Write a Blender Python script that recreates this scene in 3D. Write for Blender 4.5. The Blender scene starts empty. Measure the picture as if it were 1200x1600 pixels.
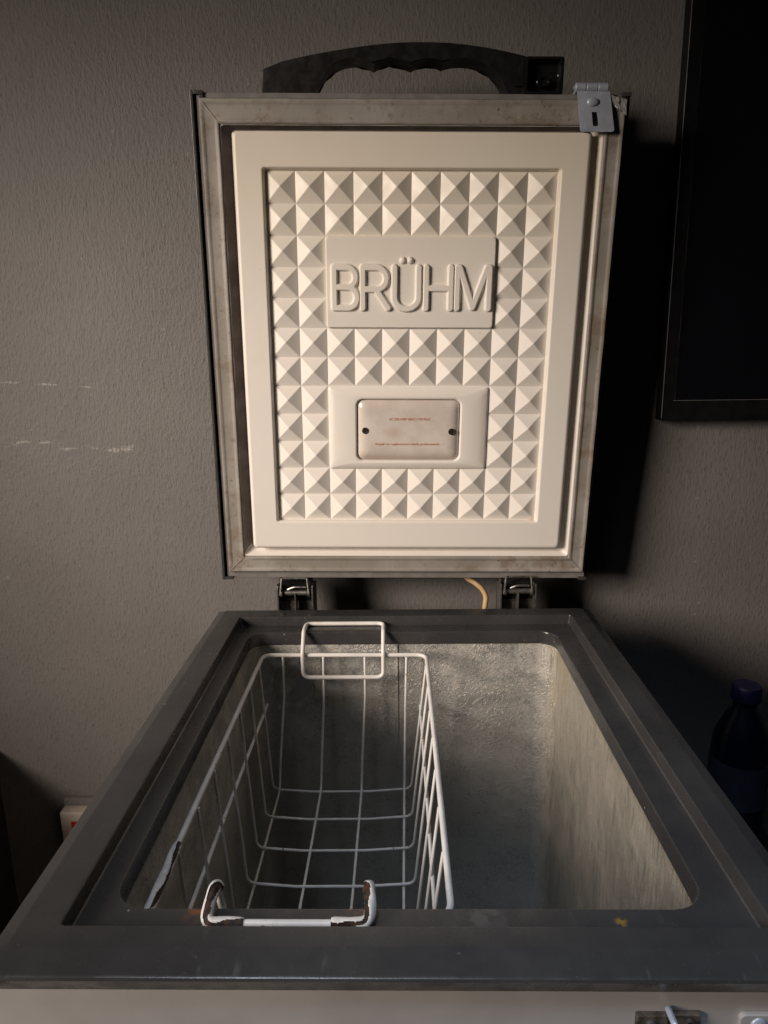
import bpy, bmesh, math, random
from mathutils import Matrix, Vector
random.seed(7)
S = bpy.context.scene
COL = S.collection

# ------------------------------------------------------------------ camera, world, lamps, exposure
cam = bpy.data.objects.new("camera", bpy.data.cameras.new("camera"))
COL.objects.link(cam)
right = (0.99973978, 0.01800237, -0.01401047)
up = (0.00958931, 0.22562219, 0.97416768)
fwd = (-0.0206984, 0.97404853, -0.22539085)
pos = (-0.00553658, -1.00669988, 0.38180309)
cam.matrix_world = Matrix(((right[0], up[0], -fwd[0], pos[0]),
                           (right[1], up[1], -fwd[1], pos[1]),
                           (right[2], up[2], -fwd[2], pos[2]),
                           (0, 0, 0, 1)))
cam.data.sensor_fit = 'HORIZONTAL'
cam.data.sensor_width = 36.0
cam.data.lens = 33.0
cam.data.clip_start = 0.02
cam.data.clip_end = 50
S.camera = cam

world = bpy.data.worlds.new("World")
S.world = world
world.use_nodes = True
bg = world.node_tree.nodes["Background"]
bg.inputs[0].default_value = (0.80, 0.88, 1.0, 1)
bg.inputs[1].default_value = 0.005

def area(name, loc, target, power, color, sx, sy, spread):
    d = bpy.data.lights.new(name, 'AREA')
    d.shape = 'RECTANGLE'
    d.size, d.size_y = sx, sy
    d.energy = power
    d.color = color
    d.spread = math.radians(spread)
    o = bpy.data.objects.new(name, d)
    o.location = loc
    o.rotation_euler = (Vector(target) - Vector(loc)).to_track_quat('-Z', 'Y').to_euler()
    COL.objects.link(o)
    return o

area("warm_lamp", (-1.70, -1.45, 0.80), (0.03, 0.1, 0.03), 6.5, (1.0, 0.85, 0.73), 0.80, 0.80, 48)
area("cool_window", (-0.35, -1.35, 1.9), (0.20, -0.66, 0.0), 0.95, (0.72, 0.83, 1.0), 0.5, 0.4, 32)

S.view_settings.view_transform = 'Standard'
S.view_settings.look = 'None'
S.view_settings.exposure = 0.0
S.view_settings.gamma = 1.0
S.cycles.max_bounces = 8
S.cycles.caustics_reflective = False
S.cycles.caustics_refractive = False

# ------------------------------------------------------------------ node helper
class NT:
    def __init__(self, name):
        self.m = bpy.data.materials.new(name)
        self.m.use_nodes = True
        self.t = self.m.node_tree
        self.b = self.t.nodes["Principled BSDF"]
        tc = self.t.nodes.new("ShaderNodeTexCoord")
        self.obj = tc.outputs["Object"]
        g = self.t.nodes.new("ShaderNodeNewGeometry")
        self.pos = g.outputs["Position"]
        self.nrm = g.outputs["Normal"]
    def link(self, a, sock):
        if isinstance(a, (int, float)):
            sock.default_value = a
        elif isinstance(a, tuple):
            sock.default_value = a if len(a) == len(sock.default_value) else (*a, 1)
        else:
            self.t.links.new(a, sock)
    def scale(self, v, s):
        n = self.t.nodes.new("ShaderNodeVectorMath"); n.operation = 'MULTIPLY'
        self.link(v, n.inputs[0]); self.link(s, n.inputs[1])
        return n.outputs[0]
    def noise(self, v, sc, detail=3, rough=.55, dist=0):
        n = self.t.nodes.new("ShaderNodeTexNoise")
        self.link(v, n.inputs["Vector"])
        n.inputs["Scale"].default_value = sc; n.inputs["Detail"].default_value = detail
        n.inputs["Roughness"].default_value = rough; n.inputs["Distortion"].default_value = dist
        return n.outputs["Fac"]
    def vor(self, v, sc, rnd=1.0):
        n = self.t.nodes.new("ShaderNodeTexVoronoi")
        self.link(v, n.inputs["Vector"]); n.inputs["Scale"].default_value = sc
        n.inputs["Randomness"].default_value = rnd
        return n.outputs["Distance"]
    def math(self, op, a, b=0.0, c=0.0, clamp=False):
        n = self.t.nodes.new("ShaderNodeMath"); n.operation = op; n.use_clamp = clamp
        self.link(a, n.inputs[0]); self.link(b, n.inputs[1]); self.link(c, n.inputs[2])
        return n.outputs[0]
    def ramp(self, f, lo, hi, a=0.0, b=1.0):
        n = self.t.nodes.new("ShaderNodeMapRange"); n.interpolation_type = 'SMOOTHSTEP'
        self.link(f, n.inputs[0]); n.inputs[1].default_value = lo; n.inputs[2].default_value = hi
        n.inputs[3].default_value = a; n.inputs[4].default_value = b
        return n.outputs[0]
    def mix(self, f, a, b):
        n = self.t.nodes.new("ShaderNodeMix"); n.data_type = 'RGBA'
        self.link(f, n.inputs[0]); self.link(a, n.inputs[6]); self.link(b, n.inputs[7])
        return n.outputs[2]
    def xyz(self, v):
        n = self.t.nodes.new("ShaderNodeSeparateXYZ"); self.link(v, n.inputs[0])
        return n.outputs
    def spot(self, v, c, r0, r1):
        """1 inside r0 of point c, 0 beyond r1"""
        n = self.t.nodes.new("ShaderNodeVectorMath"); n.operation = 'DISTANCE'
        self.link(v, n.inputs[0]); n.inputs[1].default_value = c
        return self.ramp(n.outputs[1], r0, r1, 1, 0)
    def bump(self, h, strength, dist, prev=None):
        n = self.t.nodes.new("ShaderNodeBump")
        n.inputs["Strength"].default_value = strength; n.inputs["Distance"].default_value = dist
        self.link(h, n.inputs["Height"])
        if prev is not None: self.t.links.new(prev, n.inputs["Normal"])
        return n.outputs[0]
    def out(self, color=None, rough=None, metal=None, normal=None, **kw):
        for k, v in (("Base Color", color), ("Roughness", rough), ("Metallic", metal), ("Normal", normal)):
            if v is not None: self.link(v, self.b.inputs[k])
        for k, v in kw.items():
            self.link(v, self.b.inputs[k.replace("_", " ")])
        return self.m

M = {}
def build_materials():
    # painted wall: roller stipple drawn out vertically, pale scuffs at the left
    n = NT("wall_paint")
    st = n.scale(n.pos, (1, 1, 0.38))
    h1 = n.noise(st, 300, 3, .65); h2 = n.noise(n.pos, 420, 2)
    big = n.noise(n.pos, 4.5, 4)
    c = n.mix(n.ramp(big, .3, .7), (.144, .137, .130), (.166, .157, .149))
    c = n.mix(n.ramp(h1, .55, .70, 0, .55), c, (.080, .074, .069))
    c = n.mix(n.ramp(n.noise(n.pos, 75, 2), .735, .77, 0, .45), c, (.29, .27, .25))
    X, Y, Z = n.xyz(n.pos)[:3]
    def band(z0, slope, x_ref, half, x_hi, thr, wob):
        zz = n.math('SUBTRACT', Z, n.math('MULTIPLY_ADD', X, slope, z0 - slope * x_ref))
        zz = n.math('ADD', zz, n.math('MULTIPLY_ADD', n.noise(n.pos, 38, 2), wob, -wob * .5))
        m = n.ramp(n.math('ABSOLUTE', zz), half * .4, half, 1, 0)
        m = n.math('MULTIPLY', m, n.ramp(X, x_hi - .02, x_hi, 1, 0))
        fr = n.noise(n.scale(n.pos, (.35, 1, 1.4)), 70, 4, .7)
        return n.math('MULTIPLY', m, n.ramp(fr, thr, thr + .08))
    m1 = band(.339, -.063, -.64, .0022, -.461, .50, .004)
    m2 = band(.242, -.058, -.65, .0075, -.419, .535, .016)
    m3 = band(.265, -.02, -.65, .0040, -.582, .56, .010)
    mm = n.math('MULTIPLY', n.math('MAXIMUM', m1, n.math('MAXIMUM', m2, m3)), n.ramp(h1, .38, .55))
    c = n.mix(n.math('MULTIPLY', mm, .65), c, (.46, .43, .40))
    nb = n.bump(h1, .60, .0019); nb = n.bump(h2, .18, .001, nb)
    M['wall'] = n.out(c, .58, normal=nb)

    # dark grey moulded rim with dust, scuffs and stains
    n = NT("rim_plastic")
    big = n.noise(n.pos, 9, 4)
    c = n.mix(n.ramp(big, .35, .7), (.036, .036, .037), (.050, .050, .050))
    dust = n.ramp(n.noise(n.pos, 420, 2, .6), .70, .76, 0, .35)
    c = n.mix(dust, c, (.20, .19, .18))
    scr = n.noise(n.scale(n.pos, (1, .12, 1)), 120, 2)
    c = n.mix(n.ramp(scr, .66, .80, 0, .30), c, (.13, .13, .13))
    spk = n.ramp(n.vor(n.pos, 55), .055, .03, 0, 1)
    spk = n.math('MULTIPLY', spk, n.ramp(n.noise(n.pos, 21, 1), .60, .63))
    c = n.mix(spk, c, (.42, .40, .37))
    wob = n.scale(n.pos, (1, 1, .2))
    rust = n.math('MULTIPLY', n.spot(n.pos, (-.153, -.577, -.012), .001, .016), n.ramp(n.noise(n.pos, 130, 3), .38, .6))
    c = n.mix(n.math('MULTIPLY', rust, .8), c, (.20, .075, .025))
    rust2 = n.math('MULTIPLY', n.spot(n.pos, (-.040, -.574, -.012), .001, .011), n.ramp(n.noise(n.pos, 150, 3), .38, .6))
    c = n.mix(n.math('MULTIPLY', rust2, .8), c, (.17, .07, .03))
    yel = n.math('MULTIPLY', n.spot(n.pos, (.1485, -.5865, -.013), .0015, .0065), n.ramp(n.noise(n.pos, 260, 3), .36, .55))
    c = n.mix(yel, c, (.24, .15, .035))
    wipe = n.math('MULTIPLY', n.spot(n.pos, (.055, -.583, -.013), .004, .045), n.ramp(n.noise(n.pos, 48, 4), .45, .62, 0, .35))
    c = n.mix(wipe, c, (.15, .145, .14))
    ro = n.ramp(n.noise(n.pos, 30, 4, .7), .3, .7, .20, .38)
    M['rim'] = n.out(c, ro, normal=n.bump(n.noise(n.pos, 600, 2), .10, .0006))

    # embossed aluminium liner
    n = NT("stucco_aluminium")
    w1 = n.noise(n.pos, 190, 2, .5, .9)
    ridge = n.math('ABSOLUTE', n.math('SUBTRACT', w1, .5))
    ridge = n.ramp(ridge, .0, .075, 1, 0)
    streak = n.noise(n.scale(n.pos, (1, 1, .13)), 190, 5, .72, .6)
    drip = n.noise(n.scale(n.pos, (1, 1, .25)), 62, 5, .7, 1.2)
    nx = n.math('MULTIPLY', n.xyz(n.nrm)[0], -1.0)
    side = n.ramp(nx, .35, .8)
    blot = n.noise(n.pos, 22, 5, .65)
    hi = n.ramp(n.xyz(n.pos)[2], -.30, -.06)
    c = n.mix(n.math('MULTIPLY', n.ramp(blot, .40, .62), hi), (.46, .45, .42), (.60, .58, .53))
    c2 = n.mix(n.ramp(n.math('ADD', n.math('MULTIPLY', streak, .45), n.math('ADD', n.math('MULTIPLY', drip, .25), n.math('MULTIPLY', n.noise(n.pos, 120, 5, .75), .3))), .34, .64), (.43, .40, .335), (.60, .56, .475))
    fine = n.noise(n.scale(n.pos, (1, 1, .07)), 330, 4, .7, .3)
    c2 = n.mix(n.math('MULTIPLY', n.ramp(fine, .52, .60), n.ramp(n.noise(n.pos, 24, 3), .40, .58, .1, .55)), c2, (.17, .165, .145))
    c2 = n.mix(n.ramp(fine, .42, .34, 0, .35), c2, (.62, .59, .52))
    c2 = n.mix(n.math('MULTIPLY', n.ramp(n.vor(n.scale(n.pos, (1, 1, .45)), 150), .13, .07), n.ramp(n.noise(n.pos, 33, 2), .56, .62)), c2, (.80, .76, .66))  # sparse pale dots: glints put into the colour of the right wall
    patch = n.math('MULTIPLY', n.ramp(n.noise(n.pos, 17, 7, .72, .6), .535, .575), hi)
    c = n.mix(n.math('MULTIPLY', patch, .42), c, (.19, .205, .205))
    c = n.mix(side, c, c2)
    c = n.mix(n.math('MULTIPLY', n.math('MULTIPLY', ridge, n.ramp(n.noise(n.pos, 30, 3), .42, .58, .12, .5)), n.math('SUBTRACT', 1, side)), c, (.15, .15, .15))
    c = n.mix(n.math('MULTIPLY', n.math('MULTIPLY', n.ramp(n.noise(n.pos, 360, 1), .735, .75), side), .8), c, (.85, .80, .66))  # finer pale flecks, painted glints as well
    yl = n.math('MULTIPLY', n.spot(n.pos, (.217, -.115, -.04), .01, .05), .4)
    c = n.mix(yl, c, (.42, .36, .19))
    ro = n.math('SUBTRACT', n.ramp(n.noise(n.pos, 26, 4), .35, .65, .40, .64), n.math('MULTIPLY', side, .12))
    glit = n.math('MULTIPLY', n.ramp(n.noise(n.pos, 330, 1), .70, .74), side)
    hgt = n.math('ADD', n.math('MULTIPLY', ridge, .8), n.math('MULTIPLY', n.math('MULTIPLY', streak, side), 2.6))
    hgt = n.math('ADD', hgt, n.math('MULTIPLY', glit, .7))
    M['liner'] = n.out(c, ro, .45, n.bump(hgt, .55, .0010))

    # aged white plastic of the lid lining
    n = NT("ivory_plastic")
    ol = n.xyz(n.pos)
    age = n.ramp(n.math('ADD', ol[2], n.math('MULTIPLY', n.noise(n.pos, 7, 3), .12)), .45, .76)
    c = n.mix(age, (.79, .755, .70), (.76, .70, .585))
    c = n.mix(n.ramp(n.noise(n.pos, 16, 4), .55, .75, 0, .35), c, (.74, .68, .58))
    spk = n.math('MULTIPLY', n.ramp(n.vor(n.pos, 48), .040, .018), n.ramp(n.noise(n.pos, 14, 1), .60, .64))
    c = n.mix(n.math('MULTIPLY', spk, .85), c, (.10, .07, .05))
    st = n.math('MULTIPLY', n.spot(n.pos, (.196, .02, .128), .001, .012), n.ramp(n.noise(n.pos, 190, 3), .42, .6))
    c = n.mix(n.math('MULTIPLY', st, .75), c, (.42, .25, .12))
    st = n.math('MULTIPLY', n.spot(n.pos, (.234, .015, .085), .001, .013), n.ramp(n.noise(n.pos, 240, 3), .48, .6))
    c = n.mix(n.math('MULTIPLY', st, .9), c, (.22, .11, .06))
    M['ivory'] = n.out(c, n.ramp(n.noise(n.pos, 40, 3), .3, .7, .36, .5), normal=n.bump(n.noise(n.pos, 70, 2), .06, .001))

    # magnetic gasket, soiled
    n = NT("gasket_rubber")
    c = n.mix(n.ramp(n.noise(n.pos, 12, 4), .35, .68), (.245, .225, .195), (.325, .305, .275))
    grime = n.math('MULTIPLY', n.ramp(n.noise(n.pos, 21, 6, .72), .50, .66), .7)
    c = n.mix(grime, c, (.185, .135, .092))
    rub = n.math('MULTIPLY', n.ramp(n.noise(n.pos, 60, 5, .75), .58, .68), n.ramp(n.noise(n.pos, 9, 2), .45, .6))
    c = n.mix(n.math('MULTIPLY', rub, .6), c, (.15, .095, .06))
    sp = n.math('MULTIPLY', n.ramp(n.noise(n.pos, 210, 4, .75), .60, .67), n.ramp(n.noise(n.pos, 15, 2), .50, .60))
    c = n.mix(n.math('MULTIPLY', sp, .9), c, (.04, .03, .024))
    M['gasket'] = n.out(c, .52, normal=n.bump(n.noise(n.pos, 55, 3), .25, .002))

    def plain(key, name, col, rough, metal=0.0, var=.25, sc=40, bstr=.08, **kw):
        n = NT(name)
        d = tuple(x * (1 - var) for x in col)
        c = n.mix(n.ramp(n.noise(n.pos, sc, 4, .6), .32, .68), d, col)
        r = n.ramp(n.noise(n.pos, sc * 1.7, 3), .3, .7, max(.05, rough - .07), min(1, rough + .08))
        M[key] = n.out(c, r, metal, n.bump(n.noise(n.pos, sc * 8, 2), bstr, .0008), **kw)
    plain('groove_side', "grey_groove_side", (.30, .265, .245), .5)
    plain('frame', "grey_lid_frame", (.215, .205, .195), .42, 0)
    plain('dark_trim', "dark_edge_trim", (.050, .049, .048), .36)
    plain('handle', "black_handle_plastic", (.010, .0095, .0095), .38, 0, .08)
    plain('lock', "glossy_black_lock", (.010, .010, .011), .22)
    plain('body', "white_enamel_body", (.42, .405, .395), .40, sc=14, var=.12)
    plain('zinc', "galvanised_steel", (.50, .56, .66), .44, .35, .15, 60)  # base colour tinted blue to carry the cool light on the metal
    plain('hinge', "worn_hinge_steel", (.36, .345, .32), .36, .85, .45, 160)
    plain('edge_glint', "tv_bezel_edge_glint", (.16, .16, .17), .35, .3)
    plain('dark_steel', "dark_steel", (.07, .065, .06), .42, .7)
    plain('latch', "grimy_latch_steel", (.15, .125, .10), .5, .3, .6, 160)
    plain('screw', "rusty_screw", (.040, .028, .020), .5, .3, .6, 500)
    plain('red_print', "red_print", (.74, .27, .17), .55, 0, .35, 300)
    plain('cable', "tan_cable", (.62, .42, .23), .45, 0, .15, 90)
    plain('tv', "black_tv_plastic", (.005, .005, .006), .55, Specular_IOR_Level=.2)
    plain('floor', "dark_floor", (.05, .045, .042), .6)
    plain('socket', "ivory_socket_plastic", (.66, .58, .50), .42, 0, .1)
    plain('red_switch', "red_switch", (.55, .03, .03), .3)
    plain('stool', "dark_wood", (.035, .025, .02), .5)
    plain('cap', "blue_cap", (.007, .006, .06), .5)
    plain('label', "blue_grey_label", (.025, .035, .06), .6)
    plain('screen', "tv_screen_glass", (.004, .004, .006), .16, 0, .1, 10, 0.0)
    n = NT("blue_water_bottle_plastic")
    M['bottle'] = n.out((.005, .008, .028), .35, normal=n.bump(n.noise(n.pos, 30, 2), .1, .002), Transmission_Weight=.35)
    n = NT("clear_tape")
    M['tape'] = n.out((.50, .50, .48), .22, normal=n.bump(n.noise(n.pos, 160, 2), .3, .002), Transmission_Weight=.45)

    # lamp cover: yellowed translucent plastic with darker bulb blotch inside
    n = NT("lamp_cover_plastic")
    X, Y, Z = n.xyz(n.obj)[:3]
    c = n.mix(n.ramp(n.noise(n.obj, 26, 4, .6), .35, .7), (.60, .54, .485), (.70, .645, .59))
    c = n.mix(n.math('MULTIPLY', n.spot(n.scale(n.obj, (1, .1, 1.4)), (-.022, 0, .321), .002, .020), .45), c, (.43, .335, .255))
    c = n.mix(n.ramp(Z, .205, .19, 0, .35), c, (.50, .37, .26))
    M['cover'] = n.out(c, .20, normal=n.bump(n.noise(n.obj, 45, 2), .05, .001), Coat_Weight=.8, Coat_Roughness=.08)

    # white coated basket wire with chips and rust
    n = NT("white_coated_wire")
    c = n.mix(n.ramp(n.noise(n.pos, 45, 4), .35, .7), (.70, .68, .65), (.82, .80, .77))
    chip = n.math('MULTIPLY', n.ramp(n.noise(n.pos, 150, 3, .7), .64, .68), n.ramp(n.noise(n.pos, 18, 2), .52, .60))
    c = n.mix(n.math('MULTIPLY', chip, .9), c, (.12, .075, .045))
    M['wire'] = n.out(c, .42, normal=n.bump(n.noise(n.pos, 260, 2), .15, .0008))
    n = NT("bare_rusted_wire")
    c = n.mix(n.ramp(n.noise(n.pos, 190, 4), .4, .66), (.010, .008, .007), (.060, .026, .013))
    M['rust'] = n.out(c, .7, .2, n.bump(n.noise(n.pos, 400, 3), .5, .001))
    n = NT("peeling_white_coating")
    c = n.mix(n.ramp(n.noise(n.pos, 120, 3), .35, .7), (.66, .64, .61), (.80, .78, .75))
    M['peel'] = n.out(c, .36)
build_materials()

# ------------------------------------------------------------------ mesh helpers
I4 = Matrix.Identity(4)
def link(name, me, mat, parent=None, matrix=None, smooth=35):
    o = bpy.data.objects.new(name, me)
    COL.objects.link(o)
    if mat is not None and not me.materials: me.materials.append(M[mat])
    if smooth:
        for p in me.polygons: p.use_smooth = True
        me.set_sharp_from_angle(angle=math.radians(smooth))
        if smooth <= 60 and len(me.polygons) < 6000:
            w = o.modifiers.new('weighted', 'WEIGHTED_NORMAL'); w.keep_sharp = True; w.weight = 100
    if parent is not None:
        o.parent = parent
    if matrix is not None:
        o.matrix_local = matrix
    return o
def to_mesh(bm, name, fix=True):
    if fix: bmesh.ops.recalc_face_normals(bm, faces=bm.faces[:])
    me = bpy.data.meshes.new(name); bm.to_mesh(me); bm.free()
    return me
def mk(name, bm, mat, parent=None, matrix=None, smooth=35, fix=True):
    return link(name, to_mesh(bm, name, fix), mat, parent, matrix, smooth)

def rrect(x0, x1, y0, y1, r, z, n=7):
    pts = []
    r = max(r, 1e-4)
    for cx, cy, a0 in ((x1 - r, y1 - r, 0), (x0 + r, y1 - r, 90), (x0 + r, y0 + r, 180), (x1 - r, y0 + r, 270)):
        for i in range(n + 1):
            a = math.radians(a0 + 90 * i / n)
            pts.append((cx + r * math.cos(a), cy + r * math.sin(a), z))
    return pts
def loft(bm, loops, cap_first=False, cap_last=False, closed=True):
    vs = [[bm.verts.new(p) for p in L] for L in loops]
    for A, B in zip(vs, vs[1:]):
        k = len(A)
        for i in range(k if closed else k - 1):
            j = (i + 1) % k
            bm.faces.new((A[i], A[j], B[j], B[i]))
    if cap_first: bm.faces.new(vs[0])
    if cap_last: bm.faces.new(vs[-1])
    return vs
def box(bm, x0, x1, y0, y1, z0, z1, bev=0.0, seg=2):
    r = bmesh.ops.create_cube(bm, size=1.0)
    vs = r['verts']
    for v in vs:
        v.co = Vector(((x0 + x1) / 2 + v.co.x * (x1 - x0), (y0 + y1) / 2 + v.co.y * (y1 - y0), (z0 + z1) / 2 + v.co.z * (z1 - z0)))
    if bev > 0:
        es = list({e for v in vs for e in v.link_edges})
        bmesh.ops.bevel(bm, geom=es, offset=bev, segments=seg, profile=.5, affect='EDGES')
def fillet(pts, r, n=6, closed=False):
    P = [Vector(p) for p in pts]; out = []
    k = len(P)
    for i in range(k):
        if not closed and i in (0, k - 1):
            out.append(P[i]); continue
        a, b, c = P[i - 1], P[i], P[(i + 1) % k]
        d1, d2 = (a - b), (c - b)
        ang = d1.angle(d2)
        if ang > math.radians(172): out.append(b); continue
        t = min(r / math.tan(ang / 2), d1.length * .48, d2.length * .48)
        p1, p2 = b + d1.normalized() * t, b + d2.normalized() * t
        for s in range(n + 1):
            u = s / n
            out.append(p1 * (1 - u) ** 2 + b * 2 * u * (1 - u) + p2 * u * u)
    return out
def tube(bm, pts, r, sides=10, closed=False, caps=True, arc=None, rfun=None, phase=0.0):
    """tube along pts; arc = (a0, a1) leaves it open lengthwise (a split sleeve)"""
    P = [Vector(p) for p in pts]; k = len(P)
    tang = []
    for i in range(k):
        if closed: d = P[(i + 1) % k] - P[i - 1]
        else: d = P[min(i + 1, k - 1)] - P[max(i - 1, 0)]
        tang.append(d.normalized())
    ref = Vector((0, 0, 1)) if abs(tang[0].z) < .9 else Vector((0, 1, 0))
    nrm = (ref - tang[0] * ref.dot(tang[0])).normalized()
    loops = []
    for i in range(k):
        if i:
            nrm = (nrm - tang[i] * nrm.dot(tang[i]))
            nrm = nrm.normalized()
        bn = tang[i].cross(nrm)
        rr = r if rfun is None else rfun(i / (k - 1), r)
        L = []
        if arc is None:
            for s in range(sides):
                a = 2 * math.pi * s / sides + phase
                L.append(P[i] + (nrm * math.cos(a) + bn * math.sin(a)) * rr)
        else:
            w = math.radians(random.uniform(-10, 10))
            for q, rad in ((0, rr), (1, rr * .80)):
                rng = range(sides + 1) if q == 0 else range(sides, -1, -1)
                for s in rng:
                    a = math.radians(arc[0]) + (math.radians(arc[1] - arc[0]) + w) * s / sides
                    L.append(P[i] + (nrm * math.cos(a) + bn * math.sin(a)) * rad)
        loops.append(L)
    if closed: loops.append(loops[0])
    vs = [[bm.verts.new(p) for p in L] for L in (loops[:-1] if closed else loops)]
    if closed: vs.append(vs[0])
    for A, B in zip(vs, vs[1:]):
        for s in range(len(A)):
            j = (s + 1) % len(A)
            bm.faces.new((A[s], A[j], B[j], B[s]))
    if caps and not closed:
        bm.faces.new(vs[0]); bm.faces.new(vs[-1])
def split_sleeve(name, pts, r_coat, r_bare, split_dir, half, parent, seed):
    """coat split open along split_dir: white shell standing over the rusted wire"""
    rg = random.Random(seed)
    P = [Vector(p) for p in pts]
    fine = []
    for a, b in zip(P, P[1:]):
        n = max(1, int((b - a).length / .0011))
        fine += [a.lerp(b, i / n) for i in range(n)]
    fine.append(P[-1]); P = fine; k = len(P); N = 40
    dv = Vector(split_dir).normalized()
    bm = bmesh.new(); rows = []; bare = []
    ph = rg.uniform(0, 6)
    for i in range(k):
        t = (P[min(i + 1, k - 1)] - P[max(i - 1, 0)]).normalized()
        u = dv - t * dv.dot(t)
        if u.length < .2: u = Vector((.3, -.7, .6)) - t * Vector((.3, -.7, .6)).dot(t)
        u.normalize(); w = t.cross(u)
        f = i / (k - 1)
        hf = half * (1 + .35 * math.sin(9 * f + ph) + .25 * math.sin(23 * f + 2 * ph))
        off = .35 * math.sin(6 * f + ph)
        end = min(1, f / .06, (1 - f) / .06)
        L, Bm = [], []
        for q in range(N):
            a = 2 * math.pi * q / N
            dd = abs((a - off + math.pi) % (2 * math.pi) - math.pi)
            isb = dd < hf
            rr = r_bare if isb else r_coat * (1 + .05 * math.sin(14 * f + 3 * a)) * (.86 + .14 * max(0, end) ** .5)
            L.append(bm.verts.new(P[i] + (u * math.cos(a) + w * math.sin(a)) * rr)); Bm.append(isb)
        rows.append(L); bare.append(Bm)
    for i in range(k - 1):
        for q in range(N):
            j = (q + 1) % N
            f = bm.faces.new((rows[i][q], rows[i][j], rows[i + 1][j], rows[i + 1][q]))
            f.material_index = 1 if (bare[i][q] or bare[i][j] or bare[i + 1][q] or bare[i + 1][j]) else 0
    bm.faces.new(rows[0]).material_index = 1; bm.faces.new(rows[-1]).material_index = 1
    me = to_mesh(bm, name)
    me.materials.append(M['peel']); me.materials.append(M['rust'])
    return link(name, me, None, parent, None, 50)
def cyl(bm, c, axis, r, length, sides=20, r2=None):
    c = Vector(c); d = Vector(axis).normalized()
    q = d.to_track_quat('Z', 'Y').to_matrix().to_4x4()
    bmesh.ops.create_cone(bm, cap_ends=True, segments=sides, radius1=r, radius2=r if r2 is None else r2,
                          depth=length, matrix=Matrix.Translation(c) @ q)
def prism(bm, outline, y0, y1):
    """closed (x, z) outline pushed from y0 to y1"""
    a = [bm.verts.new((x, y0, z)) for x, z in outline]
    b = [bm.verts.new((x, y1, z)) for x, z in outline]
    bm.faces.new(a); bm.faces.new(b[::-1])
    for i in range(len(a)):
        j = (i + 1) % len(a)
        bm.faces.new((a[j], a[i], b[i], b[j]))
def thing(name, label, cat, loc):
    o = bpy.data.objects.new(name, None); COL.objects.link(o)
    o.location = loc; o['label'] = label; o['category'] = cat
    o.empty_display_size = .05
    return o
def rel(root):
    """local matrix that puts world-space mesh data where it stands, under root"""
    return Matrix.Translation(-Vector(root.location))

# ------------------------------------------------------------------ setting
bm = bmesh.new(); box(bm, -2.6, 2.6, .125, .30, -.85, 1.75)
o = mk('wall', bm, 'wall', smooth=0); o['kind'] = 'structure'
bm = bmesh.new(); box(bm, -2.6, 2.6, -2.2, .30, -.95, -.852)
o = mk('floor', bm, 'floor', smooth=0); o['kind'] = 'structure'

bm = bmesh.new(); box(bm, -1.5, -.74, -.42, .124, -.85, -.310)  # unseen box added out of frame to cast the lower-left shadow
o = mk('shadow_blocker', bm, 'stool', smooth=0); o['kind'] = 'structure'

# ------------------------------------------------------------------ freezer
FZ = thing('chest_freezer', 'white chest freezer with dark grey rim and upright open lid', 'freezer', (0, -.32, -.85))
RF = rel(FZ)

# body
bm = bmesh.new()
Ls = [rrect(-.262, .262, -.620, -.008, .008, -.0255), rrect(-.2797, .2797, -.6285, -.005, .002, -.0275),
      rrect(-.2797, .2797, -.6285, -.005, .002, -.82), rrect(-.268, .268, -.633, -.009, .010, -.85)]
loft(bm, Ls, cap_last=True)
mk('body', bm, 'body', FZ, RF)

# rim: outer skirt, sloped outer edge, flat top, rebate, lip, throat
bm = bmesh.new()
X0, X1, Y0, Y1 = -.2812, .2805, -.642, 0.0
loops = [rrect(X0 + .012, X1 - .012, Y0 + .018, Y1 - .012, .006, -.0262),
         rrect(X0 + .001, X1 - .001, Y0 + .0125, Y1 - .001, .004, -.0262),
         rrect(X0, X1, Y0 + .0115, Y1, .004, -.0250),
         rrect(X0, X1, Y0, Y1, .004, -.0065),
         rrect(X0 + .0008, X1 - .0008, Y0 + .0008, Y1 - .0008, .004, -.0046),
         rrect(X0 + .0024, X1 - .0024, Y0 + .0026, Y1 - .0024, .004, -.0035),
         rrect(X0 + .0115, X1 - .0115, Y0 + .019, Y1 - .0065, .006, -.0006),
         rrect(X0 + .0135, X1 - .0135, Y0 + .0215, Y1 - .0080, .005, 0.0)]
rx0, rx1, ry0, ry1 = -.2405, .2440, -.6036, -.0345
for ins, z in ((-.0018, 0.0), (-.0006, -.0005), (0, -.0018), (.0012, -.0122)):
    loops.append(rrect(rx0 + ins, rx1 - ins, ry0 + ins, ry1 - ins, .0035, z))
loops.append(rrect(rx0 + .0025, rx1 - .0025, ry0 + .0025, ry1 - .0025, .003, -.0132))
lx0, lx1, ly0, ly1 = -.2195, .2150, -.5737, -.0628
for ins, z in ((-.0020, -.0132), (-.0007, -.0137), (0, -.0152), (.0008, -.0305), (0.0, -.0318)):
    loops.append(rrect(lx0 + ins, lx1 - ins, ly0 + ins, ly1 - ins, .026, z))
loops.append(rrect(lx0 - .004, lx1 + .004, ly0 - .004, ly1 + .004, .028, -.0325))
loft(bm, loops)
mk('rim', bm, 'rim', FZ, RF, smooth=28)

# metal liner (inside faces)
bm = bmesh.new()
ox = .0022
def lin(z, g=0, r=.028): return rrect(lx0 - ox + g, lx1 + ox - g, ly0 - ox + g, ly1 + ox - g, r, z, 8)
zs = [-.0322 - i * .06 for i in range(10)] + [-.60]
loft(bm, [lin(z) for z in zs] + [lin(-.608, .004), lin(-.610, .012)], cap_last=True)
liner = mk('inner_liner', bm, 'liner', FZ, RF, smooth=50)
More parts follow.
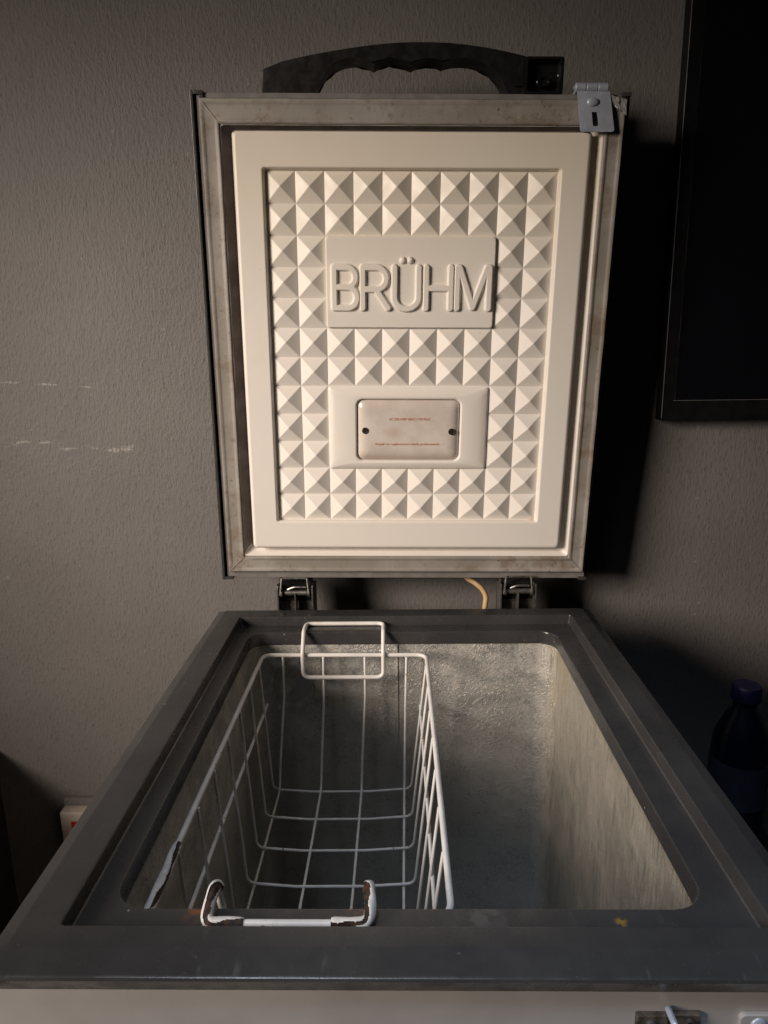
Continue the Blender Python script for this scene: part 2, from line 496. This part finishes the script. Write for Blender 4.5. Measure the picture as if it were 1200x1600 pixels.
# lapped seam of the liner sheet on the back wall
bm = bmesh.new(); box(bm, -.0105, -.0087, -.0628 + .0004, -.0628 + .0030, -.606, -.0335, .0003, 1)
mk('seam', bm, 'liner', liner)

# front latch staple and screw plate on the body
bm = bmesh.new(); box(bm, .146, .166, -.6415, -.6372, -.0455, -.0345, .0008); box(bm, .170, .187, -.6415, -.6372, -.0435, -.0335, .0008)
lt = mk('latch_staple', bm, 'latch', FZ, RF @ Matrix.Translation((0, .0085, -.0075)))
bm = bmesh.new()
tube(bm, fillet([(.1665, -.639, -.031), (.1665, -.652, -.0305), (.1705, -.654, -.045), (.1705, -.639, -.058)], .004, 5), .0022, 10)
mk('staple_loop', bm, 'zinc', lt)
bm = bmesh.new(); cyl(bm, (.155, -.6425, -.0405), (0, -1, 0), .0034, .003, 16); cyl(bm, (.180, -.6425, -.039), (0, -1, 0), .0030, .003, 16)
mk('rivet', bm, 'hinge', lt)
bm = bmesh.new(); loft(bm, [[(x, -.6372, z) for x, z, _ in rrect(.213, .245, -.075, -.0345, .004, 0)],
                            [(x, -.6395, z) for x, z, _ in rrect(.213, .245, -.075, -.0345, .004, 0)],
                            [(x, -.6402, z) for x, z, _ in rrect(.2137, .2443, -.0743, -.0352, .0035, 0)]], cap_last=True)
pl = mk('latch_plate', bm, 'body', FZ, RF @ Matrix.Translation((0, .0085, -.0075)))
bm = bmesh.new(); bmesh.ops.create_uvsphere(bm, u_segments=16, v_segments=8, radius=.0058, matrix=Matrix.Translation((.2255, -.6400, -.0425)) @ Matrix.Diagonal((1, .45, 1, 1)))
sc = mk('screw', bm, 'zinc', pl)

# ------------------------------------------------------------------ lid: one frame for every lid part (x across, y away, z up the lid)
LM = Matrix(((0.99957849, -0.02217512, 0.01873805, 0.00484013),
             (0.02341827, 0.99734455, -0.06895961, 0.02479085),
             (-0.01715911, 0.06936936, 0.99744346, 0.03778881),
             (0, 0, 0, 1)))
RL = RF @ LM
def lring(x0, x1, z0, z1, r, d, n=5):          # rounded rectangle in the lid plane, d proud of it
    return [(x, -d, z) for x, z, _ in rrect(x0, x1, z0, z1, r, 0, n)]

bm = bmesh.new(); box(bm, -.2765, .2765, .012, .052, .001, .6595, .005, 3)
mk('lid_shell', bm, 'dark_trim', FZ, RL)

bm = bmesh.new()
loft(bm, [lring(-.2738, .2738, .0012, .6598, .001, -.006), lring(-.2738, .2738, .0012, .6598, .001, -.0006),
          lring(-.2732, .2732, .0018, .6592, .001, 0), lring(-.2700, .2700, .0135, .6535, .001, 0.0004), lring(-.258, .258, .025, .642, .002, -.002)])
mk('lid_frame', bm, 'frame', FZ, RL)

for s in (-1, 1):
    bm = bmesh.new()
    def bx(a, b, *r, bev=.0008): box(bm, min(a * s, b * s), max(a * s, b * s), *r, bev)
    bx(.2766, .2805, -.0045 if s < 0 else .014, .050, -.0005, .6615)
    bx(.2640, .2765, -.0040, .050, .6570, .6618)
    bx(.2640, .2765, -.0040, .050, -.0005, .0042)
    bx(.2640, .2690, -.0035, -.0005, .6535, .6568, bev=.0004)
    mk('edge_trim', bm, 'dark_trim', FZ, RL)

# gasket with mitred corners
bm = bmesh.new()
prof = [(0, -.001), (.0003, .0062), (.0018, .0088), (.0042, .0092), (.0062, .0080), (.0080, .0074), (.0125, .0076),
        (.0185, .0074), (.0200, .0082), (.0220, .0096), (.0240, .0094), (.0256, .0074), (.0262, .0005)]
gl = []
rng = random.Random(3)
NS = 26
for t, d in prof:
    x0, x1, z0, z1 = -.2695 + t, .2695 - t, .0135 + t * 1.0, .6530 - t * 1.21
    L = []
    for a, b in (((x0, z0), (x1, z0)), ((x1, z0), (x1, z1)), ((x1, z1), (x0, z1)), ((x0, z1), (x0, z0))):
        for i in range(NS):
            f = i / NS
            L.append([a[0] + (b[0] - a[0]) * f, -d, a[1] + (b[1] - a[1]) * f])
    gl.append(L)
for k in range(4 * NS):
    w = rng.uniform(-1, 1) * (.0 if k % NS == 0 else 1)
    for (t, d), L in zip(prof, gl):
        if d > .002: L[k][1] -= w * .00035
        L[k][0] += w * .00025; L[k][2] += w * .00025
loft(bm, gl)
gk = mk('gasket', bm, 'gasket', FZ, RL, smooth=45)
# the mitre seams: thin welded flash lines
for sx, x, xi in ((-1, -.2690, -.2440), (1, .2690, .2440)):
    for za, zb in ((.0140, .0392), (.6525, .6222)):
        bm = bmesh.new()
        tube(bm, [(x, -.0070, za), (x + (xi - x) * .15, -.0094, za + (zb - za) * .15), (x + (xi - x) * .35, -.0080, za + (zb - za) * .35),
                  (x + (xi - x) * .70, -.0080, za + (zb - za) * .70), (x + (xi - x) * .90, -.0096, za + (zb - za) * .9)], .00055, 6)
        mk('mitre_seam', bm, 'gasket', gk)

# lid lining: groove, proud border, sunk field
bm = bmesh.new()
px0, px1, pz0, pz1 = -.2268, .2262, .0562, .6134
loft(bm, [lring(-.2480, .2480, .0360, .6270, .002, .001), lring(-.2440, .2440, .0398, .6226, .003, .0072),
          lring(-.2430, .2430, .0407, .6217, .004, .0072), lring(-.2395, .2390, .0440, .6205, .006, .0010),
          lring(-.2345, .2340, .0490, .6185, .006, -.0058), lring(-.2300, .2295, .0530, .6165, .006, -.0066),
          lring(px0 - .0022, px1 + .0022, pz0 - .0022, pz1 + .0018, .006, .0112), lring(px0, px1, pz0, pz1, .005, .0138),
          lring(px0 + .003, px1 - .003, pz0 + .003, pz1 - .003, .004, .0142),
          lring(-.1940, .1940, .0938, .5740, .004, .0142), lring(-.1930, .1930, .0948, .5730, .004, .0141), lring(-.1920, .1920, .0957, .5720, .0035, .0136),
          lring(-.1912, .1912, .0965, .5712, .003, .0120), lring(-.1898, .1898, .0970, .5702, .002, .0055)], cap_last=True)
lid_lining = mk('lid_lining', bm, 'ivory', FZ, RL, smooth=50)
lid_lining.data.materials.append(M['groove_side'])
for f in lid_lining.data.polygons:  # groove faces on the free and left sides are darker grey than the ivory
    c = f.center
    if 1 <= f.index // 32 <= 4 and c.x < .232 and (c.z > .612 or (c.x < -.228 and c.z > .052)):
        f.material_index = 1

# moulded pyramids: 10 x 12 grid less the name plate and the lamp plate
cw, chh = .0378, .03935
gx0, gz0 = -.189, .0975
bm = bmesh.new()
hw, hh, ht = cw / 2 - .0003, chh / 2 - .0003, .0093
b = [bm.verts.new((x, 0, z)) for x, z in ((-hw, -hh), (hw, -hh), (hw, hh), (-hw, hh))]
ap = bm.verts.new((0, -ht, 0))
sides = [bm.faces.new((b[i], b[(i + 1) % 4], ap)) for i in range(4)]
es = [e for e in bm.edges if ap in e.verts]
bmesh.ops.bevel(bm, geom=es, offset=.0004, segments=1, affect='EDGES')
pyr = to_mesh(bm, 'pyramid')
pyr.materials.append(M['ivory'])
first = None
for j in range(12):
    for i in range(10):
        if 2 <= i < 8 and (7 <= j < 10 or 2 <= j < 5): continue
        mt = Matrix.Translation((gx0 + (i + .5) * cw, -.0057, gz0 + (j + .5) * chh))
        p = bpy.data.objects.new('pyramid', pyr); COL.objects.link(p); p.parent = lid_lining; p.matrix_local = mt

# name plate
bm = bmesh.new()
loft(bm, [lring(-.1136, .1136, .3731, .4906, .003, .005), lring(-.1131, .1131, .3735, .4902, .003, .0098),
          lring(-.1126, .1126, .3740, .4897, .004, .0113), lring(-.1115, .1115, .3751, .4886, .005, .0119)], cap_last=True)
name_plate = mk('name_plate', bm, 'ivory', lid_lining, smooth=60)

# raised letters BRÜHM, modelled as height fields over stroke skeletons
def arc(cx, cz, rx, rz, a0, a1, n=14):
    return [(cx + rx * math.cos(math.radians(a0 + (a1 - a0) * i / n)), cz + rz * math.sin(math.radians(a0 + (a1 - a0) * i / n))) for i in range(n + 1)]
TOP, BOT, MID = .4513, .3995, .4262
letters = {
 'B': ([[(-.1020, BOT), (-.1020, TOP), (-.0850, TOP)] + arc(-.0850, (TOP + MID) / 2, .0115, (TOP - MID) / 2, 90, -90) + [(-.1020, MID)],
        [(-.1020, BOT), (-.0835, BOT)] + arc(-.0835, (BOT + MID) / 2, .0118, (MID - BOT) / 2, -90, 90) + [(-.0850, MID)]], []),
 'R': ([[(-.0638, BOT), (-.0638, TOP), (-.0455, TOP)] + arc(-.0455, (TOP + .4235) / 2, .0132, (TOP - .4235) / 2, 90, -90) + [(-.0638, .4235)],
        [(-.0462, .4235), (-.0298, BOT)]], []),
 'U': ([[(-.0212, TOP), (-.0212, .4135)] + arc(-.0050, .4135, .0162, .0150, 180, 360) + [(.0112, .4135), (.0112, TOP)]],
       [(-.0104, .4602), (-.0003, .4602)]),
 'H': ([[(.0213, BOT), (.0213, TOP)], [(.0543, BOT), (.0543, TOP)], [(.0213, .4250), (.0543, .4250)]], []),
 'M': ([[(.0630, BOT), (.0630, TOP), (.0658, TOP), (.0842, BOT + .0012), (.1026, TOP), (.1056, TOP), (.1056, BOT)]], []),
}
def sstep(x):
    x = max(0.0, min(1.0, x)); return x * x * (3 - 2 * x)
def letter_mesh(strokes, dots):
    segs = [(a, b) for s in strokes for a, b in zip(s, s[1:])]
    xs = [p[0] for s in strokes for p in s] + [d[0] for d in dots]
    zs_ = [p[1] for s in strokes for p in s] + [d[1] for d in dots]
    st = .00055
    x0, x1, z0, z1 = min(xs) - .0060, max(xs) + .0060, min(zs_) - .0060, max(zs_) + .0060
    nx, nz = int((x1 - x0) / st) + 1, int((z1 - z0) / st) + 1
    Ht = .0042
    def hgt(x, z):
        d = 1.0
        for (ax, az), (bx_, bz) in segs:
            vx, vz = bx_ - ax, bz - az
            t = max(0, min(1, ((x - ax) * vx + (z - az) * vz) / (vx * vx + vz * vz + 1e-12)))
            q = math.hypot(x - ax - t * vx, z - az - t * vz)
            if q < d: d = q
        h = Ht * sstep((.0054 - d) / .0024)
        for cx, cz in dots:
            q = math.hypot(x - cx, z - cz) / .0047
            if q < 1: h = max(h, Ht * math.sqrt(1 - q * q))
        return h
    bm = bmesh.new(); V = {}; H = {}
    for i in range(nx):
        for j in range(nz):
            H[i, j] = hgt(x0 + i * st, z0 + j * st)
    def vert(i, j):
        if (i, j) not in V: V[i, j] = bm.verts.new((x0 + i * st, -(.0118 + H[i, j]), z0 + j * st))
        return V[i, j]
    for i in range(nx - 1):
        for j in range(nz - 1):
            if max(H[i, j], H[i + 1, j], H[i, j + 1], H[i + 1, j + 1]) > 1e-5:
                bm.faces.new((vert(i, j), vert(i + 1, j), vert(i + 1, j + 1), vert(i, j + 1)))
    return bm
for k, (s, d) in letters.items():
    mk('raised_letter', letter_mesh(s, d), 'ivory', lid_lining, smooth=180)

# lamp plate with its well
bm = bmesh.new()
wx, wz0, wz1 = .0733, .1885, .2762
loft(bm, [lring(-.1136, .1132, .1744, .2934, .003, .005), lring(-.1128, .1124, .1752, .2926, .003, .0078),
          lring(-.1105, .1095, .1775, .2905, .005, .0102), lring(-.1040, .1000, .1810, .2860, .010, .0122),
          lring(-.0900, .0880, .1840, .2815, .012, .0132), lring(-wx - .0028, wx + .0028, wz0 - .0028, wz1 + .0028, .0115, .0136),
          lring(-wx - .0008, wx + .0008, wz0 - .0008, wz1 + .0008, .0100, .0126),
          lring(-wx, wx, wz0, wz1, .0095, .0110), lring(-wx + .0006, wx - .0006, wz0 + .0006, wz1 - .0006, .009, .0065)], cap_last=True)
mk('lamp_plate', bm, 'ivory', lid_lining, smooth=60)

# lamp cover
bm = bmesh.new()
cl = []
for ins, d in ((.0014, .0064), (.0014, .0088), (.0020, .0102), (.0040, .0122), (.0075, .0139), (.011, .0148), (.015, .0154), (.020, .0157), (.030, .0158)):
    cl.append(lring(-wx + ins, wx - ins, wz0 + ins, wz1 - ins, max(.0090 - ins * .3, .002), d, 7))
loft(bm, cl, cap_last=True)
cover = mk('lamp_cover', bm, 'cover', FZ, RL, smooth=60)
for sx, sz in ((-.0612, .2322), (.0612, .2310)):
    bm = bmesh.new()
    loft(bm, [[(sx + r * math.cos(a * math.pi / 10), -d, sz + r * math.sin(a * math.pi / 10)) for a in range(20)]
              for r, d in ((.0047, .0140), (.0046, .0164), (.0040, .0166), (.0034, .0162))], cap_last=True)
    sw = mk('screw', bm, 'screw', cover, smooth=40)
def flat_text(body, size, cx, cz, d, parent, mat, name, width=None):
    cu = bpy.data.curves.new(name, 'FONT'); cu.body = body; cu.size = size
    cu.align_x = 'CENTER'; cu.align_y = 'CENTER'; cu.extrude = .00008; cu.resolution_u = 3
    ob = bpy.data.objects.new(name, cu); COL.objects.link(ob)
    bpy.context.view_layer.update()
    dg = bpy.context.evaluated_depsgraph_get()
    me = bpy.data.meshes.new_from_object(ob.evaluated_get(dg))
    bpy.data.objects.remove(ob)
    me.materials.clear()
    xs = [v.co.x for v in me.vertices]
    f = (width / (max(xs) - min(xs))) if width else 1
    for v in me.vertices:
        v.co = Vector((cx + v.co.x * f, -d - v.co.z, cz + v.co.y))
    return link(name, me, mat, parent, None, 0)
flat_text("AC 220-240V 50HZ / 1W MAX", .0050, .0014, .2486, .0161, cover, 'red_print', 'printed_text', .058)
flat_text("Repair or replacement needs professionals.  \u2022", .0050, .0016, .2132, .0161, cover, 'red_print', 'printed_text', .097)

# handle on the lid's free edge
outer = [(-.1905, .6590), (-.1905, .6832), (-.1895, .6855), (-.1870, .6876), (-.1647, .6953), (-.1450, .6995), (-.1244, .7034), (-.1040, .7068), (-.0842, .7097), (-.0600, .7130),
         (-.0362, .7155), (-.0160, .7168), (.0037, .7174), (.0240, .7174), (.0436, .7168), (.0677, .7148), (.0918, .7119), (.1160, .7079), (.1420, .7031), (.1460, .6980), (.1460, .6590)]
inner = [(-.1248, .6590), (-.1248, .6640), (-.1200, .6745), (-.1128, .6838), (-.1060, .6900), (-.0985, .6945), (-.0895, .6980), (-.0803, .6999), (-.0720, .7005), (-.0640, .6997), (-.0560, .6972), (-.0490, .6944),
         (-.0435, .6976), (-.0375, .7000), (-.0300, .7014), (-.0242, .7016), (-.0170, .7005), (-.0090, .6976), (-.0016, .6947), (.0050, .6980), (.0110, .7003), (.0180, .7015), (.0248, .7012), (.0315, .6992), (.0378, .6962),
         (.0450, .6988), (.0530, .7003), (.0640, .7007), (.0745, .6998), (.0840, .6976), (.0930, .6945), (.1010, .6900), (.1090, .6835), (.1160, .6750), (.1205, .6660), (.1215, .6590)]
bm = bmesh.new()
n_out = len(outer)
ring = outer + inner[::-1]
prism(bm, ring, .004, .046)
for f in [f for f in bm.faces if len(f.verts) > 8]:
    pass
es = [e for e in bm.edges if abs(e.verts[0].co.y - e.verts[1].co.y) < 1e-6]
bmesh.ops.bevel(bm, geom=es, offset=.0014, segments=2, profile=.5, affect='EDGES', clamp_overlap=True)
bmesh.ops.triangulate(bm, faces=[f for f in bm.faces if len(f.verts) > 4])
hd = mk('handle', bm, 'handle', FZ, RL, smooth=40)
# lock housing: hollow-faced box with a chamfered cheek, keyhole barrel inside
bm = bmesh.new()
def hr(x0, x1, z0, z1, r, y): return [(x, y, z) for x, z, _ in rrect(x0, x1, z0, z1, r, 0, 4)]
loft(bm, [hr(.1405, .1885, .6600, .7005, .004, .044), hr(.1395, .1895, .6590, .7015, .004, .040), hr(.1392, .1900, .6590, .7020, .004, .002),
          hr(.1398, .1894, .6596, .7014, .0035, -.0005), hr(.1440, .1860, .6625, .6985, .003, -.0008), hr(.1465, .1840, .6640, .6965, .002, .012)], cap_first=True, cap_last=True)
lk = mk('lock_housing', bm, 'lock', hd, smooth=40)
bm = bmesh.new(); prism(bm, [(.1285, .6690), (.1388, .6690), (.1388, .6985), (.1385, .6995)], .0005, .040)
mk('lock_cheek', bm, 'handle', hd, smooth=30)
bm = bmesh.new()
loft(bm, [[(.1655 + r * 1.5 * math.cos(a * math.pi / 12), y, .6745 + r * math.sin(a * math.pi / 12)) for a in range(24)]
          for r, y in ((.0062, .0125), (.0062, .004), (.0052, .0028), (.0040, .0032), (.0032, .006))], cap_last=True)
mk('lock_barrel', bm, 'lock', hd, smooth=40)
bm = bmesh.new(); bmesh.ops.create_uvsphere(bm, u_segments=10, v_segments=6, radius=.0012, matrix=Matrix.Translation((.1828, .0005, .6805)))
mk('pin', bm, 'zinc', hd)

# hasp hanging over the gasket
bm = bmesh.new()
ol = [(.2046, .6600), (.2455, .6596), (.2538, .6165), (.2530, .6146), (.2508, .6138), (.2140, .6140), (.2118, .6147), (.2110, .6166)]
sl = [(.2238, .6362), (.2306, .6360), (.2340, .6222), (.2328, .6206), (.2300, .6198), (.2272, .6204), (.2262, .6222)]
vo = [bm.verts.new((x, 0, z)) for x, z in ol]; vi = [bm.verts.new((x, 0, z)) for x, z in sl]
eo = [bm.edges.new((vo[i], vo[(i + 1) % len(vo)])) for i in range(len(vo))]
ei = [bm.edges.new((vi[i], vi[(i + 1) % len(vi)])) for i in range(len(vi))]
bmesh.ops.triangle_fill(bm, use_beauty=True, use_dissolve=False, edges=eo + ei)
ff = bm.faces[:]
bmesh.ops.recalc_face_normals(bm, faces=ff)
r = bmesh.ops.extrude_face_region(bm, geom=ff)
for v in [g for g in r['geom'] if isinstance(g, bmesh.types.BMVert)]: v.co.y += .0015
for v in bm.verts:
    v.co.y += -.0165 + max(0, (v.co.z - .640)) * .12 - (.660 - v.co.z) * .03
hs = mk('hasp', bm, 'zinc', FZ, RL, smooth=20)
kz, ky = .6650, -.0085
for xa, xb in ((.2030, .2158), (.2166, .2302), (.2310, .2435)):
    bm = bmesh.new(); cyl(bm, ((xa + xb) / 2, ky, kz), (1, 0, 0), .0056, xb - xa, 20)
    bmesh.ops.bevel(bm, geom=[e for e in bm.edges if abs(e.verts[0].co.x - e.verts[1].co.x) < 1e-6], offset=.0006, segments=1, affect='EDGES')
    mk('knuckle', bm, 'zinc', hs)
bm = bmesh.new(); cyl(bm, (.2028, ky, kz), (1, 0, 0), .0024, .0030, 12)
mk('hinge_pin', bm, 'zinc', hs)
bm = bmesh.new(); bmesh.ops.create_uvsphere(bm, u_segments=20, v_segments=10, radius=.0064, matrix=Matrix.Translation((.2243, -.0170, .6474)) @ Matrix.Diagonal((1.15, .38, .8, 1)))
mk('rivet', bm, 'zinc', hs)
bm = bmesh.new(); box(bm, .205, .2435, -.004, .016, .6606, .6640, .0006, 1)
mk('hasp_plate', bm, 'zinc', hs)

# crumpled scrap of clear tape at the corner
bm = bmesh.new()
rr = random.Random(11)
tv = [[bm.verts.new((.2465 + .0220 * i / 6 + rr.uniform(-.0008, .0008), -.0112 - rr.uniform(0, .0030), .6555 - (.0055 + .0125 * (i / 6) ** .8) * j / 4 - .004 * (i / 6) + rr.uniform(-.0007, .0007))) for j in range(5)] for i in range(7)]
for i in range(6):
    for j in range(4):
        bm.faces.new((tv[i][j], tv[i + 1][j], tv[i + 1][j + 1], tv[i][j + 1]))
mk('tape_scrap', bm, 'tape', FZ, RL, smooth=0)

# hinges
def hinge(x0, x1, tilt):
    cx = (x0 + x1) / 2; w = (x1 - x0) / 2
    bm = bmesh.new()
    y = .022
    # channel fixed to the cabinet: dark back plate and two cheeks
    box(bm, cx - w + .001, cx + w - .001, y + .016, y + .019, -.06, .034, .0005, 1)
    for s in (-1, 1):
        a = cx + s * (w - .0012)
        prism2 = [(y - .004, -.06), (y + .045, -.06), (y + .045, .022), (y + .004, .030), (y - .001, .029), (y - .004, .023)]
        va = [bm.verts.new((a - .0011, q, z)) for q, z in prism2]; vb = [bm.verts.new((a + .0011, q, z)) for q, z in prism2]
        bm.faces.new(va); bm.faces.new(vb[::-1])
        for i in range(6): bm.faces.new((va[(i + 1) % 6], va[i], vb[i], vb[(i + 1) % 6]))
    h = mk('hinge', bm, 'hinge', FZ, RF, smooth=30)
    bm = bmesh.new(); box(bm, cx - .0008, cx + .0014, y - .004, y + .014, -.06, .0165, .0004, 1)
    mk('rib', bm, 'hinge', h)
    # lid-side strap: bent loop hanging from the lid
    bm = bmesh.new()
    ww = w - .0065
    for s in (-1, 1):
        pts = [(cx + s * ww * .90, y - .002, .0415), (cx + s * ww * .94, y - .003, .034), (cx + s * ww, y - .004, .022), (cx + s * (ww + .0006), y - .004, .0145)]
        tube(bm, pts, .0019, 10)
    tube(bm, [(cx - ww * .86, y - .002, .0410), (cx + ww * .86, y - .002, .0410)], .0016, 10)
    mk('strap', bm, 'hinge', h)
    bm = bmesh.new(); cyl(bm, (cx, y + .002, .0165), (1, 0, 0), .0042, 2 * ww - .004, 18)
    mk('hinge_pin', bm, 'hinge', h)
    for s in (-1, 1):
        bm = bmesh.new(); cyl(bm, (cx + s * (ww - .0005), y - .001, .0165), (1, 0, 0), .0056, .0032, 18)
        mk('bushing', bm, 'hinge', h)
    bm = bmesh.new(); tube(bm, fillet([(cx - ww * .55, y + .002, .0215), (cx - ww * .1, y, .0262), (cx + ww * .8, y, .0258)], .02, 5), .0018, 8)
    mk('spring', bm, 'hinge', h)
    bm = bmesh.new(); box(bm, cx - w + .003, cx + w - .003, y + .012, y + .0155, .0, .044, .0004, 1)
    mk('dark_plate', bm, 'lock', h)
hinge(-.1945, -.1385, 0)
hinge(.1490, .2040, 0)

# lamp cable bridging lid and cabinet
bm = bmesh.new()
tube(bm, fillet([(.0960, .052, .0420), (.0993, .050, .0300), (.1120, .047, .0235), (.1245, .044, .0140), (.1310, .042, .0010), (.1290, .041, -.0130), (.1270, .042, -.0400)], .03, 6), .0041, 12)
mk('lamp_cable', bm, 'cable', FZ, RF, smooth=60)

# ------------------------------------------------------------------ wire basket
BK = thing('wire_basket', 'white coated wire basket hung inside the freezer with peeling handles', 'basket', (-.085, -.32, -.232))
RB = rel(BK)
def wire(name, pts, r, mat='wire', parent=BK, mtx=None, **kw):
    bm = bmesh.new(); tube(bm, pts, r, **kw)
    return mk(name, bm, mat, parent, RB if parent is BK else None, smooth=70)
TZ = -.0385
top = fillet([(-.1995, -.0835, TZ), (.0315, -.0850, TZ), (.0320, -.556, TZ), (-.2020, -.556, TZ)], .016, 7, True)
topw = wire('top_frame', top, .0029, closed=True)
# split, peeling coat on the left rail near the front
pl_pts = [(-.2015, -.475 - .081 * i / 10, TZ + .0004 * math.sin(i)) for i in range(11)]
split_sleeve('peeling_coat', pl_pts, .0044, .0036, (.75, -.25, .6), .30, topw, 4)
rl = [(-.1960, -.0895, -.112), (-.1985, -.30, -.1135), (-.2000, -.548, -.1145)]
wire('side_rail', rl, .0021)
wire('side_rail', [(.0225, -.0880, -.1150), (.0236, -.30, -.1155), (.0240, -.548, -.1155)], .0020)
rw = random.Random(5)
for i in range(8):
    y = -.1195 - .0607 * i
    j = rw.uniform(-.0012, .0012)
    pts = [(-.1985, y, TZ - .001), (-.1885 + j, y + j, -.2285), (-.130, y, -.2325), (-.050, y, -.2320), (.0082 + j, y - j, -.2270), (.0300, y, TZ - .001)]
    P = fillet(pts, .012, 6)
    wire('cross_wire', P, .00175, sides=8)
for xt, xb, xf in ((-.1712, -.1790, -.1835), (-.1138, -.1198, -.1235), (-.0552, -.0620, -.0655), (.0038, -.0012, -.0048)):
    j = rw.uniform(-.001, .001)
    pts = [(xt, -.0845, TZ), (xt - .001 + j, -.090, -.10), (xb + .001, -.108, -.190), (xb, -.1200, -.2300), ((xb + xf) / 2 + j, -.30, -.2340), (xf, -.520, -.2310), (xf + .004, -.556, TZ)]
    wire('long_wire', fillet(pts, .022, 6), .00175, sides=8)
def hook(path_yz, x0, x1, r=.0030):
    a = [(x0, y, z) for y, z in path_yz]; b_ = [(x1, y, z) for y, z in path_yz[::-1]]
    return fillet(a + b_, .010, 6, True)
wire('hook_handle', hook([(-.0375, -.0100), (-.0680, -.0096), (-.0895, -.0340), (-.0895, -.0700)], -.1425, -.0290), .0030, closed=True)
hf = wire('hook_handle', hook([(-.5925, -.0096), (-.5800, -.0060), (-.5680, -.0020), (-.5600, -.0080), (-.5490, -.036), (-.5490, -.0700)], -.1440, -.0285), .0030, closed=True)
hf['label'] = 'front hook handle with split peeling white coating at both corners'
for x, s in ((-.1440, 1), (-.0285, -1)):
    cp = fillet([(x + s * .027, -.5925, -.0096), (x, -.5925, -.0092), (x, -.5790, -.0040), (x + s * .0012, -.5690, .0008), (x + s * .002, -.5600, -.007)], .008, 6)
    split_sleeve('peeling_coat', cp, .0044, .0036, (.35 * s, -.75, .55), .46, hf, 3 if s > 0 else 8)

# ------------------------------------------------------------------ television on the wall
TV = thing('television', 'large black flat television mounted on the dark wall beside the lid', 'television', (.95, .115, .26))
RT = rel(TV)
tx0, tx1, tz0, tz1 = .3995, 1.50, .2685, .92
bm = bmesh.new(); box(bm, tx0, tx1, .0880, .1140, tz0, tz1, .0012)
cab = mk('cabinet', bm, 'tv', TV, RT)
bm = bmesh.new(); box(bm, tx0 + .0180, tx1 - .016, .0870, .0900, tz0 + .0315, tz1 - .016, .0004, 1)
mk('screen', bm, 'screen', TV, RT)
bm = bmesh.new(); box(bm, tx0 + .0160, tx1 - .016, .0864, .0878, tz0 + .0300, tz0 + .0310, .0002, 1)
box(bm, tx0 - .0003, tx0 + .0007, .0870, .0884, tz0 + .004, tz1, .0002, 1)  # pale strip stands in for the highlight on the left glass edge
mk('bezel_edge_glint', bm, 'edge_glint', TV, RT)
bm = bmesh.new(); box(bm, .75, 1.15, .1142, .1248, .42, .75, .002)
mk('wall_bracket', bm, 'tv', TV, RT)

# ------------------------------------------------------------------ socket box low on the wall
SO = thing('wall_socket', 'ivory socket box with red switch low on the wall beside the freezer', 'socket', (-.58, .125, -.45))
RS = rel(SO)
bm = bmesh.new(); box(bm, -.6235, -.548, .098, .1248, -.532, -.4255, .003)
mk('box', bm, 'socket', SO, RS)
bm = bmesh.new(); box(bm, -.6035, -.5935, .0962, .0985, -.455, -.443, .0008)
mk('switch', bm, 'red_switch', SO, RS)
bm = bmesh.new(); box(bm, -.6215, -.543, .115, .1248, -.423, -.408, .0015)
mk('trunking', bm, 'wall', SO, RS)

# ------------------------------------------------------------------ water bottle on a stool, in the dark at the right
BT = thing('water_bottle', 'blue plastic water bottle with blue cap standing in the dark behind the freezer', 'bottle', (.545, .03, -.475))
def lathe(prof, n=28):
    bm = bmesh.new()
    loft(bm, [[(r * math.cos(2 * math.pi * i / n), r * math.sin(2 * math.pi * i / n), z) for i in range(n)] for r, z in prof], cap_first=True, cap_last=True)
    return bm
mk('bottle_body', lathe([(.040, 0), (.044, .006), (.044, .10), (.042, .11), (.044, .12), (.044, .215), (.040, .245), (.028, .275), (.018, .290), (.017, .305)]), 'bottle', BT, I4)
mk('bottle_cap', lathe([(.0215, .305), (.0225, .307), (.0225, .326), (.020, .330)]), 'cap', BT, I4)
mk('bottle_label', lathe([(.0447, .13), (.0447, .205)]), 'label', BT, I4)
ST = thing('stool', 'dark wooden stool under the blue water bottle behind the freezer', 'stool', (.545, .03, -.85))
bm = bmesh.new(); box(bm, -.11, .11, -.11, .11, .347, .374, .006)
mk('seat', bm, 'stool', ST, I4)
for sx in (-1, 1):
    for sy in (-1, 1):
        bm = bmesh.new(); tube(bm, [(sx * .100, sy * .100, 0), (sx * .085, sy * .085, .348)], .014, 10)
        mk('leg', bm, 'stool', ST, I4)
